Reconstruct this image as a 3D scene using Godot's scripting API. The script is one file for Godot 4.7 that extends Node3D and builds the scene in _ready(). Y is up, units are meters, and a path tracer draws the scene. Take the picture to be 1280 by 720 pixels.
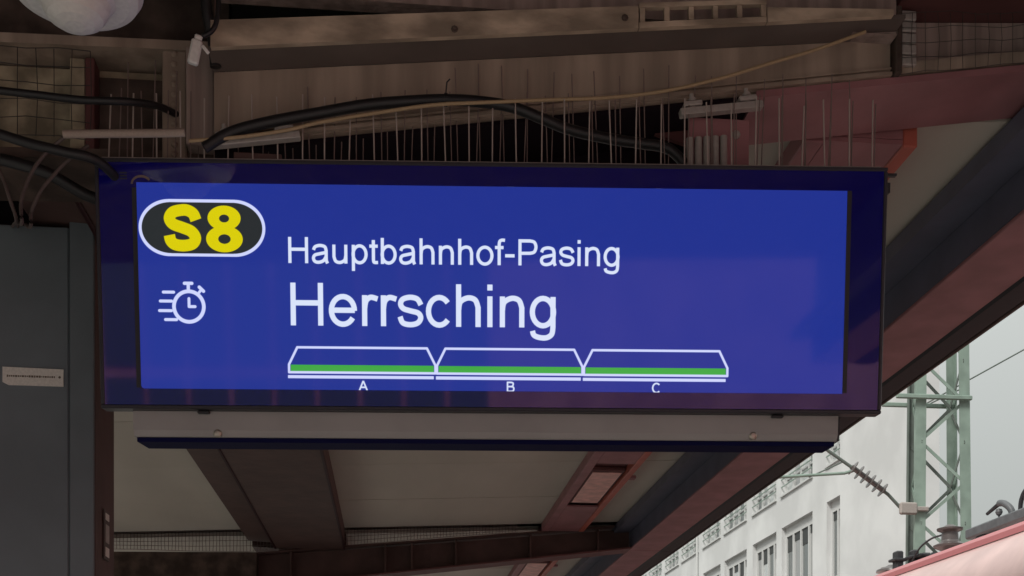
extends Node3D
# A departure display under a railway platform canopy, seen from below. Metres; y up; the track runs along -z.

const EYE := 1.65            # eye height above the platform; most heights below are measured from the eye
var mats := {}
var used := {}
var rng := RandomNumberGenerator.new()

# ---------------------------------------------------------------- naming and tagging
func numbered(called: String) -> String:
	var n: int = used.get(called, 0)
	used[called] = n + 1
	return called if n == 0 else "%s_%03d" % [called, n]

func tag(o: Node3D, label: String, category: String, group := "") -> Node3D:
	o.set_meta("label", label)
	o.set_meta("category", category)
	if group != "":
		o.set_meta("group", group)
	return o

func thing(called: String, label: String, category: String, at := Vector3.ZERO, group := "") -> Node3D:
	var o := Node3D.new()
	o.name = numbered(called)
	add_child(o)
	o.position = at
	return tag(o, label, category, group)

func put(called: String, st: SurfaceTool, m: Material, parent: Node) -> MeshInstance3D:
	var o := MeshInstance3D.new()
	o.mesh = st.commit()
	o.material_override = m
	if parent == self:
		o.name = numbered(called)
		add_child(o)
	else:
		o.name = called
		parent.add_child(o, true)
	return o

func again(o: MeshInstance3D, parent: Node, xf: Transform3D) -> MeshInstance3D:
	var c := MeshInstance3D.new()
	c.mesh = o.mesh
	c.material_override = o.material_override
	c.transform = xf
	c.name = String(o.name).rstrip("0123456789")
	parent.add_child(c, true)
	return c

func structure(o: Node3D) -> Node3D:
	o.set_meta("kind", "structure")
	return o

# ---------------------------------------------------------------- geometry
func mb() -> SurfaceTool:
	var st := SurfaceTool.new()
	st.begin(Mesh.PRIMITIVE_TRIANGLES)
	return st

func tri(st: SurfaceTool, a: Vector3, b: Vector3, c: Vector3, na: Vector3, nb: Vector3, nc: Vector3) -> void:
	if (b - a).cross(c - a).dot(na + nb + nc) > 0.0:
		var t := b; b = c; c = t
		t = nb; nb = nc; nc = t
	st.set_normal(na); st.add_vertex(a)
	st.set_normal(nb); st.add_vertex(b)
	st.set_normal(nc); st.add_vertex(c)

func quad(st: SurfaceTool, a: Vector3, b: Vector3, c: Vector3, d: Vector3, n: Vector3) -> void:
	tri(st, a, b, c, n, n, n)
	tri(st, a, c, d, n, n, n)

func out_tri(st: SurfaceTool, a: Vector3, b: Vector3, c: Vector3, mid: Vector3) -> void:
	var n := (b - a).cross(c - a).normalized()
	if n.dot((a + b + c) / 3.0 - mid) < 0.0:
		n = -n
	tri(st, a, b, c, n, n, n)

func box(st: SurfaceTool, lo: Vector3, hi: Vector3, bevel := 0.0, xf := Transform3D()) -> void:
	var mid := (lo + hi) * 0.5
	var h := (hi - lo).abs() * 0.5
	var b := minf(bevel, minf(h.x, minf(h.y, h.z)) * 0.9)
	var corner := func(axis: int, s: Vector3) -> Vector3:
		var v := Vector3(s.x * (h.x - b), s.y * (h.y - b), s.z * (h.z - b))
		v[axis] = s[axis] * h[axis]
		return xf * (mid + v)
	var m := xf * mid
	for axis in 3:
		var p := (axis + 1) % 3
		var q := (axis + 2) % 3
		for s in [-1.0, 1.0]:
			var k: Array[Vector3] = []
			for e in [[-1, -1], [1, -1], [1, 1], [-1, 1]]:
				var g := Vector3.ZERO
				g[axis] = s; g[p] = e[0]; g[q] = e[1]
				k.append(corner.call(axis, g))
			out_tri(st, k[0], k[1], k[2], m)
			out_tri(st, k[0], k[2], k[3], m)
		if b > 0.0:
			for s in [-1.0, 1.0]:
				for t in [-1.0, 1.0]:
					var g := Vector3.ZERO
					g[axis] = s; g[p] = t; g[q] = -1.0
					var g2 := g
					g2[q] = 1.0
					out_tri(st, corner.call(axis, g), corner.call(axis, g2), corner.call(p, g2), m)
					out_tri(st, corner.call(axis, g), corner.call(p, g2), corner.call(p, g), m)
	if b > 0.0:
		for i in 8:
			var g := Vector3(1 if i & 1 else -1, 1 if i & 2 else -1, 1 if i & 4 else -1)
			out_tri(st, corner.call(0, g), corner.call(1, g), corner.call(2, g), m)

func bx(x0: float, x1: float, y0: float, y1: float, d0: float, d1: float, bevel := 0.0) -> SurfaceTool:
	var st := mb()                       # x, height above the eye, distance along the track
	box(st, Vector3(x0, y0 + EYE, -d1), Vector3(x1, y1 + EYE, -d0), bevel)
	return st

func prism(st: SurfaceTool, prof: PackedVector2Array, z0: float, z1: float, xf := Transform3D(), smooth := false, caps := true) -> void:
	var n := prof.size()                 # profile in x,y; swept along z
	var area := 0.0
	for i in n:
		area += prof[i].cross(prof[(i + 1) % n])
	var sg := signf(area)
	var nrm: Array[Vector2] = []
	for i in n:
		var e := (prof[(i + 1) % n] - prof[i]).normalized()
		nrm.append(Vector2(e.y, -e.x) * sg)
	for i in n:
		var a := prof[i]
		var b := prof[(i + 1) % n]
		var na := nrm[i]
		var nb := nrm[i]
		if smooth:
			if nrm[i].dot(nrm[(i - 1 + n) % n]) > 0.6: na = (nrm[i] + nrm[(i - 1 + n) % n]).normalized()
			if nrm[i].dot(nrm[(i + 1) % n]) > 0.6: nb = (nrm[i] + nrm[(i + 1) % n]).normalized()
		var A := xf.basis * Vector3(na.x, na.y, 0)
		var B := xf.basis * Vector3(nb.x, nb.y, 0)
		var p := xf * Vector3(a.x, a.y, z0)
		var q := xf * Vector3(b.x, b.y, z0)
		var r := xf * Vector3(b.x, b.y, z1)
		var s := xf * Vector3(a.x, a.y, z1)
		tri(st, p, q, r, A, B, B)
		tri(st, p, r, s, A, B, A)
	if caps:
		var ix := Geometry2D.triangulate_polygon(prof)
		for k in range(0, ix.size(), 3):
			for z in [z0, z1]:
				var nn := xf.basis * Vector3(0, 0, 1.0 if z == maxf(z0, z1) else -1.0)
				tri(st, xf * Vector3(prof[ix[k]].x, prof[ix[k]].y, z), xf * Vector3(prof[ix[k + 1]].x, prof[ix[k + 1]].y, z), xf * Vector3(prof[ix[k + 2]].x, prof[ix[k + 2]].y, z), nn, nn, nn)

func slab(pts: Array, d0: float, d1: float) -> SurfaceTool:   # pts: [x, height above eye]
	var prof := PackedVector2Array()
	for p in pts:
		prof.append(Vector2(p[0], p[1] + EYE))
	var st := mb()
	prism(st, prof, -d1, -d0)
	return st

func tube(st: SurfaceTool, path: Array, r: float, sides := 8, r_end := -1.0) -> void:
	var n := path.size()
	var rings := []
	var up := Vector3(0.123, 0.97, 0.21).normalized()
	for i in n:
		var t: Vector3 = (path[mini(i + 1, n - 1)] - path[maxi(i - 1, 0)]).normalized()
		var u := t.cross(up)
		if u.length() < 0.05: u = t.cross(Vector3.RIGHT)
		u = u.normalized()
		var v := u.cross(t)
		var rr := r if r_end < 0.0 else lerpf(r, r_end, float(i) / (n - 1))
		var ring := []
		for k in sides:
			var a := TAU * k / sides
			var d := u * cos(a) + v * sin(a)
			ring.append([path[i] + d * rr, d])
		rings.append(ring)
	for i in n - 1:
		for k in sides:
			var a = rings[i][k]; var b = rings[i][(k + 1) % sides]
			var c = rings[i + 1][(k + 1) % sides]; var d = rings[i + 1][k]
			tri(st, a[0], b[0], c[0], a[1], b[1], c[1])
			tri(st, a[0], c[0], d[0], a[1], c[1], d[1])
	for e in [0, n - 1]:
		var nn: Vector3 = (path[0] - path[1]).normalized() if e == 0 else (path[n - 1] - path[n - 2]).normalized()
		for k in sides:
			tri(st, path[e], rings[e][k][0], rings[e][(k + 1) % sides][0], nn, nn, nn)

func curve(pts: Array, n := 6) -> Array:            # Catmull-Rom through points
	var o := []
	for i in pts.size() - 1:
		var a: Vector3 = pts[maxi(i - 1, 0)]
		var b: Vector3 = pts[i]
		var c: Vector3 = pts[i + 1]
		var d: Vector3 = pts[mini(i + 2, pts.size() - 1)]
		for k in n:
			o.append(b.cubic_interpolate(c, a, d, float(k) / n))
	o.append(pts[-1])
	return o

func up_by_eye(pts: Array) -> Array:
	return pts.map(func(p): return p + Vector3(0, EYE, 0))

func lathe(st: SurfaceTool, prof: Array, sides := 24, xf := Transform3D()) -> void:   # prof: [radius, height]
	var n := prof.size()
	for i in n - 1:
		var a := Vector2(prof[i][0], prof[i][1])
		var b := Vector2(prof[i + 1][0], prof[i + 1][1])
		var e := (b - a).normalized()
		var f := Vector2(e.y, -e.x)
		for k in sides:
			var c0 := TAU * k / sides
			var c1 := TAU * (k + 1) / sides
			var d0 := Vector3(cos(c0), 0, sin(c0))
			var d1 := Vector3(cos(c1), 0, sin(c1))
			var p := [d0 * a.x + Vector3.UP * a.y, d1 * a.x + Vector3.UP * a.y, d1 * b.x + Vector3.UP * b.y, d0 * b.x + Vector3.UP * b.y]
			var n0 := xf.basis * (d0 * f.x + Vector3.UP * f.y)
			var n1 := xf.basis * (d1 * f.x + Vector3.UP * f.y)
			if a.x > 0.0: tri(st, xf * p[0], xf * p[1], xf * p[2], n0, n1, n1)
			if b.x > 0.0: tri(st, xf * p[0], xf * p[2], xf * p[3], n0, n1, n0)

func bar(st: SurfaceTool, a: Vector3, b: Vector3, w: float, t: float, side := Vector3.BACK) -> void:   # flat steel bar from a to b
	var along := (b - a)
	var len := along.length()
	var y := along / len
	var x := y.cross(side).normalized()
	var z := x.cross(y)
	box(st, Vector3(-w / 2, 0, -t / 2), Vector3(w / 2, len, t / 2), 0.0, Transform3D(Basis(x, y, z), a))

# ---------------------------------------------------------------- materials
func noise_tex(size: int, freq: float, lo: float, hi: float, sd: int, a := 0.3, b := 0.7, octaves := 4, cellular := false) -> NoiseTexture2D:
	var f := FastNoiseLite.new()
	f.seed = sd
	f.frequency = freq
	f.fractal_octaves = octaves
	f.noise_type = FastNoiseLite.TYPE_CELLULAR if cellular else FastNoiseLite.TYPE_SIMPLEX_SMOOTH
	var g := Gradient.new()
	g.offsets = PackedFloat32Array([a, b])
	g.colors = PackedColorArray([Color(lo, lo, lo), Color(hi, hi, hi)])
	var t := NoiseTexture2D.new()
	t.width = size; t.height = size
	t.seamless = true
	t.noise = f
	t.color_ramp = g
	return t

func mat(key: String, lin: Color, rough: float, spec := 0.5, tex: Texture2D = null, scale := Vector3.ONE, metal := 0.0) -> StandardMaterial3D:
	var m := StandardMaterial3D.new()
	m.resource_name = key
	m.albedo_color = lin.linear_to_srgb()
	m.roughness = rough
	m.metallic_specular = spec
	m.metallic = metal
	if tex:
		m.albedo_texture = tex
		m.uv1_triplanar = true
		m.uv1_world_triplanar = true
		m.uv1_scale = scale
	mats[key] = m
	return m

func make_materials() -> void:
	var dirt := noise_tex(512, 0.008, 0.88, 1.0, 3, 0.2, 0.8, 5)
	var fine := noise_tex(512, 0.03, 0.94, 1.0, 9, 0.2, 0.8, 5)
	var soft := noise_tex(512, 0.006, 0.93, 1.0, 51, 0.2, 0.8, 6)
	var streak := noise_tex(512, 0.012, 0.84, 1.0, 17, 0.2, 0.75, 6)
	var grime := noise_tex(512, 0.007, 0.70, 1.0, 23, 0.2, 0.8, 6)
	var rust := noise_tex(512, 0.011, 0.0, 1.0, 77, 0.2, 0.6, 6)
	rust.color_ramp.colors = PackedColorArray([Color(0.70, 0.60, 0.52), Color(1, 1, 1)])
	var up := noise_tex(256, 0.06, 0.0, 1.0, 31)
	mat("red_skylit", Color(0.50, 0.13, 0.09), 0.5, 0.5, dirt, Vector3(0.9, 0.9, 0.9))  # brighter red paints in the skylight glow on one rail
	mat("bead", Color(0.035, 0.012, 0.014), 0.6, 0.3)
	mat("gap_shade", Color(0.012, 0.007, 0.011), 0.8, 0.2)  # near-black paints the shade in the gap above the display
	mat("train_edge", Color(0.55, 0.19, 0.20), 0.4, 0.5)
	mat("red", Color(0.345, 0.155, 0.165), 0.55, 0.5, dirt, Vector3(0.9, 0.9, 0.9))
	mat("red_dark", Color(0.15, 0.06, 0.058), 0.6, 0.4, dirt, Vector3(0.9, 0.9, 0.9))
	mat("maroon", Color(0.105, 0.06, 0.053), 0.65, 0.4, dirt, Vector3(0.8, 0.8, 0.8))
	mat("navy_shade", Color(0.12, 0.125, 0.175), 0.5, 0.5, dirt, Vector3(0.7, 0.7, 0.7))  # bluish dark holds the shade and sky tint of the inward web
	mat("black_rubber", Color(0.03, 0.028, 0.032), 0.6, 0.4, fine, Vector3(2, 2, 2))
	mat("ceiling", Color(0.59, 0.54, 0.47), 0.6, 0.4, soft, Vector3(0.4, 0.4, 0.12))
	mat("ceiling_b", Color(0.57, 0.52, 0.45), 0.6, 0.4, soft, Vector3(0.4, 0.4, 0.12))
	mat("brown_face", Color(0.39, 0.305, 0.24), 0.75, 0.3, streak, Vector3(1.6, 0.14, 1.6))
	mat("brown_wall", Color(0.38, 0.29, 0.255), 0.8, 0.3, streak, Vector3(3.0, 0.16, 3.0))
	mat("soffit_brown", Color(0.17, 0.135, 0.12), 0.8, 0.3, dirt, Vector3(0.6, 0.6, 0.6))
	mat("brown_dark", Color(0.11, 0.08, 0.066), 0.8, 0.3, grime, Vector3(1.5, 1.5, 1.5))
	mat("tan_ledge", Color(0.56, 0.44, 0.33), 0.75, 0.3, grime, Vector3(1.1, 2.2, 1.1))
	mat("olive", Color(0.42, 0.355, 0.25), 0.8, 0.3, grime, Vector3(2, 2, 2))
	mat("void", Color(0.012, 0.01, 0.011), 0.9, 0.1)  # near-black standing in for shade on top of the pillar
	mat("wire", Color(0.07, 0.06, 0.055), 0.6, 0.4)
	mat("steel_pin", Color(0.40, 0.335, 0.30), 0.5, 0.5)
	mat("pin_dull", Color(0.20, 0.15, 0.135), 0.6, 0.4)
	mat("galv", Color(0.40, 0.36, 0.33), 0.55, 0.5, fine, Vector3(3, 3, 3), 0.2)
	mat("cable", Color(0.012, 0.011, 0.012), 0.5, 0.5)
	mat("tan_cable", Color(0.40, 0.29, 0.17), 0.6, 0.4, fine, Vector3(9, 9, 9))
	mat("conduit", Color(0.36, 0.29, 0.24), 0.6, 0.4, fine, Vector3(9, 9, 9))
	mat("conduit_dark", Color(0.10, 0.075, 0.068), 0.6, 0.4, fine, Vector3(9, 9, 9))
	mat("white_plastic", Color(0.72, 0.70, 0.66), 0.45, 0.5, fine, Vector3(4, 4, 4))
	mat("sticker", Color(0.80, 0.75, 0.69), 0.6, 0.4, fine, Vector3(6, 6, 6))
	mat("ink", Color(0.16, 0.12, 0.09), 0.7, 0.3)
	mat("pillar", Color(0.165, 0.192, 0.212), 0.5, 0.5, soft, Vector3(0.9, 0.9, 0.9))
	mat("glass_navy", Color(0.006, 0.004, 0.17), 0.03, 0.7)
	mat("frame", Color(0.035, 0.033, 0.042), 0.4, 0.5, fine, Vector3(3, 3, 3))
	mat("gasket", Color(0.03, 0.03, 0.034), 0.5, 0.5)
	mat("housing", Color(0.37, 0.355, 0.345), 0.5, 0.5, soft, Vector3(1.2, 1.2, 1.2))
	mat("housing_navy", Color(0.008, 0.009, 0.05), 0.7, 0.15)
	mat("screw", Color(0.5, 0.45, 0.38), 0.35, 0.5, null, Vector3.ONE, 0.8)
	mat("diffuser", Color(0.97, 0.58, 0.52), 0.5, 0.5, dirt, Vector3(2, 2, 2))
	mat("mast", Color(0.28, 0.37, 0.315), 0.6, 0.4, dirt, Vector3(0.6, 0.6, 0.6))
	mat("mast_dark", Color(0.16, 0.19, 0.17), 0.6, 0.4, dirt, Vector3(0.6, 0.6, 0.6))  # darker copy of mast green, shading back leg and braces; also tubes and wires
	mat("ceramic", Color(0.11, 0.095, 0.09), 0.25, 0.5)
	mat("facade", Color(0.75, 0.76, 0.755), 0.85, 0.2, soft, Vector3(0.12, 0.12, 0.12))
	mat("hall_tint", Color(0.95, 0.46, 0.58), 0.85, 0.2, dirt, Vector3(0.1, 0.1, 0.1))  # pink chosen for its tint in the display's reflections
	mat("win_frame", Color(0.62, 0.63, 0.62), 0.5, 0.4)
	mat("win_dark", Color(0.05, 0.055, 0.055), 0.5, 0.4)
	for k in 3:
		mat("pane%d" % k, [Color(0.16, 0.18, 0.18), Color(0.34, 0.35, 0.35), Color(0.55, 0.58, 0.58)][k], 0.12, 0.6)
	mat("train_red", Color(0.56, 0.05, 0.05), 0.35, 0.5, fine, Vector3(0.4, 0.4, 0.4))
	mat("train_roof_glare", Color(0.82, 0.56, 0.53), 0.25, 0.6, dirt, Vector3(0.5, 0.5, 0.5))  # pale pink carries the sky glare on red paint
	mat("roof_grey", Color(0.12, 0.127, 0.135), 0.5, 0.5, dirt, Vector3(2, 2, 2))
	mat("roof_black", Color(0.03, 0.03, 0.034), 0.5, 0.5)
	mat("insulator", Color(0.10, 0.085, 0.083), 0.3, 0.5)
	mat("platform", Color(0.5, 0.475, 0.45), 0.8, 0.3, dirt, Vector3(0.4, 0.4, 0.4))
	mat("ballast", Color(0.21, 0.19, 0.17), 0.95, 0.2, noise_tex(512, 0.12, 0.35, 1.0, 41, 0.2, 0.8, 3, true), Vector3(1.2, 1.2, 1.2))
	mat("rail", Color(0.22, 0.16, 0.12), 0.4, 0.5, null, Vector3.ONE, 0.6)
	mat("concrete", Color(0.36, 0.35, 0.33), 0.85, 0.3, dirt, Vector3(0.6, 0.6, 0.6))
	for k in ["brown_face", "brown_wall", "tan_ledge", "maroon", "brown_dark"]:
		mats[k].heightmap_enabled = true
		mats[k].heightmap_texture = up
		mats[k].heightmap_scale = 0.06
	mats.glass_navy.clearcoat_enabled = true
	mats.glass_navy.clearcoat = 1.0
	mats.glass_navy.clearcoat_roughness = 0.03
	mats.diffuser.backlight_enabled = true
	mats.diffuser.backlight = Color(0.25, 0.2, 0.18)

# ---------------------------------------------------------------- the picture on the display
const PW := 2048
const PH := 576
const PPM := 2048.0 / 1.794
var px := PackedByteArray()

func dot_px(x: int, y: int, cover: float, c: Color) -> void:
	var i := (y * PW + x) * 3
	px[i] = int(lerpf(px[i], c.r8, cover))
	px[i + 1] = int(lerpf(px[i + 1], c.g8, cover))
	px[i + 2] = int(lerpf(px[i + 2], c.b8, cover))

var mask := {}
func stroke(pts: Array, w: float, butt := true) -> void:    # adds a stroked line (pixels) to the mask
	var hw := w / 2.0
	var n := pts.size()
	if pts[0].distance_to(pts[n - 1]) < 0.01: butt = false
	var ends := [[pts[0], (pts[1] - pts[0]).normalized()], [pts[n - 1], (pts[n - 2] - pts[n - 1]).normalized()]]
	var run := 0.0
	var total := 0.0
	for i in n - 1: total += pts[i].distance_to(pts[i + 1])
	for i in n - 1:
		var a: Vector2 = pts[i]
		var b: Vector2 = pts[i + 1]
		var L := a.distance_to(b)
		if L < 0.001: continue
		var e := (b - a) / L
		var cut := []
		if butt and run < w * 1.2: cut.append(ends[0])
		if butt and total - run - L < w * 1.2: cut.append(ends[1])
		run += L
		for y in range(int(minf(a.y, b.y) - hw - 2), int(maxf(a.y, b.y) + hw + 3)):
			for x in range(int(minf(a.x, b.x) - hw - 2), int(maxf(a.x, b.x) + hw + 3)):
				var p := Vector2(x + 0.5, y + 0.5)
				var q := p - a
				var t := clampf(q.dot(e), 0.0, L)
				var cover := clampf(0.5 - (q.distance_to(e * t) - hw) / 1.4, 0.0, 1.0)
				if cover <= 0.0: continue
				for c in cut:
					var back: float = (p - c[0]).dot(c[1])
					if p.distance_to(c[0]) < w: cover = minf(cover, clampf(0.5 + back / 1.2, 0.0, 1.0))
				if cover > 0.0:
					var k := y * PW + x
					if cover > mask.get(k, 0.0): mask[k] = cover

func ink(c: Color) -> void:
	for k in mask:
		if k >= 0 and k < PW * PH: dot_px(k % PW, k / PW, mask[k], c)
	mask.clear()

func arc(cx: float, cy: float, rx: float, ry: float, a0: float, a1: float, n := 20) -> Array:
	var o := []
	for i in n + 1:
		var a := deg_to_rad(lerpf(a0, a1, float(i) / n))
		o.append(Vector2(cx + cos(a) * rx, cy + sin(a) * ry))
	return o

func spl(pts: Array, n := 6) -> Array:
	var o := []
	for i in pts.size() - 1:
		var a: Vector2 = pts[maxi(i - 1, 0)]
		var d: Vector2 = pts[mini(i + 2, pts.size() - 1)]
		for k in n:
			o.append(pts[i].cubic_interpolate(pts[i + 1], a, d, float(k) / n))
	o.append(pts[-1])
	return o

func v(a: Array) -> Array:
	var o := []
	for i in range(0, a.size(), 2): o.append(Vector2(a[i], a[i + 1]))
	return o

func glyph(c: String) -> Array:      # [advance, strokes...] of a plain grotesque, in ems
	var arch := v([0.11, 0.0, 0.11, 0.30]) 
	match c:
		"H": return [0.722, v([0.126, 0, 0.126, 0.716]), v([0.596, 0, 0.596, 0.716]), v([0.126, 0.38, 0.596, 0.38])]
		"P": return [0.667, v([0.124, 0, 0.124, 0.716]), v([0.08, 0.675, 0.41, 0.675]) + spl(v([0.41, 0.675, 0.53, 0.64, 0.578, 0.51, 0.53, 0.375, 0.41, 0.337])) + v([0.12, 0.333])]
		"A": return [0.667, v([0.045, 0, 0.333, 0.70]), v([0.622, 0, 0.333, 0.70]), v([0.14, 0.25, 0.53, 0.25])]
		"B": return [0.667, v([0.118, 0, 0.118, 0.716]), v([0.08, 0.675, 0.36, 0.675]) + spl(v([0.36, 0.675, 0.5, 0.64, 0.525, 0.54, 0.48, 0.42, 0.36, 0.38])) + v([0.12, 0.38]), v([0.3, 0.38, 0.36, 0.38]) + spl(v([0.36, 0.38, 0.53, 0.34, 0.57, 0.21, 0.52, 0.08, 0.37, 0.042])) + v([0.08, 0.042])]
		"C": return [0.722, arc(0.375, 0.358, 0.275, 0.325, 42, 318, 26)]
		"a": return [0.556, spl(v([0.083, 0.365, 0.13, 0.455, 0.265, 0.49, 0.40, 0.455, 0.438, 0.35])) + spl(v([0.438, 0.35, 0.438, 0.16, 0.445, 0.07, 0.475, 0.0])), spl(v([0.438, 0.30, 0.25, 0.262, 0.12, 0.225, 0.079, 0.14, 0.12, 0.055, 0.225, 0.03, 0.36, 0.075, 0.438, 0.19]))]
		"b": return [0.556, v([0.11, 0, 0.11, 0.716]), arc(0.286, 0.259, 0.184, 0.232, 0, 360, 28)]
		"p": return [0.556, v([0.11, -0.2, 0.11, 0.519]), arc(0.286, 0.259, 0.184, 0.232, 0, 360, 28)]
		"c": return [0.5, arc(0.262, 0.259, 0.186, 0.232, 38, 322, 22)]
		"e": return [0.556, v([0.07, 0.262, 0.482, 0.262]), arc(0.277, 0.259, 0.198, 0.232, -2, 328, 26)]
		"f": return [0.278, v([0.135, 0, 0.135, 0.58]) + spl(v([0.135, 0.58, 0.155, 0.66, 0.22, 0.69, 0.30, 0.683])), v([0.015, 0.486, 0.26, 0.486])]
		"g": return [0.556, v([0.446, 0.519, 0.446, 0.0]) + spl(v([0.446, 0.0, 0.425, -0.11, 0.34, -0.168, 0.22, -0.168, 0.12, -0.13, 0.092, -0.055])), arc(0.272, 0.262, 0.184, 0.23, 0, 360, 28)]
		"h": return [0.556, v([0.11, 0, 0.11, 0.716]), spl(v([0.11, 0.28, 0.14, 0.42, 0.27, 0.488, 0.395, 0.455, 0.446, 0.33])) + v([0.446, 0.0])]
		"n": return [0.556, v([0.11, 0, 0.11, 0.519]), spl(v([0.11, 0.28, 0.14, 0.42, 0.27, 0.488, 0.395, 0.455, 0.446, 0.33])) + v([0.446, 0.0])]
		"i": return [0.222, v([0.11, 0, 0.11, 0.519]), v([0.11, 0.615, 0.11, 0.716])]
		"o": return [0.556, arc(0.277, 0.259, 0.2, 0.232, 0, 360, 28)]
		"r": return [0.333, v([0.11, 0, 0.11, 0.519]), spl(v([0.11, 0.29, 0.135, 0.42, 0.215, 0.483, 0.335, 0.455]))]
		"s": return [0.5, spl(v([0.432, 0.362, 0.37, 0.46, 0.245, 0.489, 0.12, 0.455, 0.082, 0.375, 0.13, 0.3, 0.25, 0.262, 0.385, 0.225, 0.428, 0.145, 0.375, 0.06, 0.25, 0.03, 0.12, 0.06, 0.072, 0.165]))]
		"t": return [0.278, v([0.13, 0.655, 0.13, 0.12]) + spl(v([0.13, 0.12, 0.15, 0.045, 0.26, 0.04])), v([0.015, 0.486, 0.255, 0.486])]
		"u": return [0.556, v([0.446, 0, 0.446, 0.519]), v([0.11, 0.519, 0.11, 0.19]) + spl(v([0.11, 0.19, 0.16, 0.065, 0.285, 0.03, 0.41, 0.095, 0.446, 0.23]))]
		"-": return [0.333, v([0.03, 0.262, 0.30, 0.262])]
	return [0.3]

func sx(u: float) -> float: return (u + 0.897) * PPM
func sy(w: float) -> float: return (0.2478 - w) * PPM

func words(text: String, u: float, base: float, size: float, track: float, weight := 0.092) -> void:
	var x := u
	for c in text:
		var g := glyph(c)
		for s in range(1, g.size()):
			stroke(g[s].map(func(p): return Vector2(sx(x + p.x * size), sy(base + p.y * size))), weight * size * PPM)
		x += g[0] * size * track

func fill(poly: Array, c: Color) -> void:            # convex-or-not polygon, 4 x 4 samples
	var p := PackedVector2Array(poly.map(func(q): return Vector2(sx(q.x), sy(q.y))))
	var lo := p[0]; var hi := p[0]
	for q in p: lo = lo.min(q); hi = hi.max(q)
	for y in range(int(lo.y), int(hi.y) + 2):
		for s in 3:
			var yy := y + (s + 0.5) / 3.0
			var xs := []
			for i in p.size():
				var a := p[i]; var b := p[(i + 1) % p.size()]
				if (a.y <= yy) != (b.y <= yy): xs.append(a.x + (yy - a.y) / (b.y - a.y) * (b.x - a.x))
			xs.sort()
			for k in range(0, xs.size() - 1, 2):
				for x in range(int(xs[k]), int(xs[k + 1]) + 1):
					var cv := minf(x + 1, xs[k + 1]) - maxf(x, xs[k])
					if cv > 0.0: mask[y * PW + x] = minf(1.0, mask.get(y * PW + x, 0.0) + cv / 3.0)
	ink(c)

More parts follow.
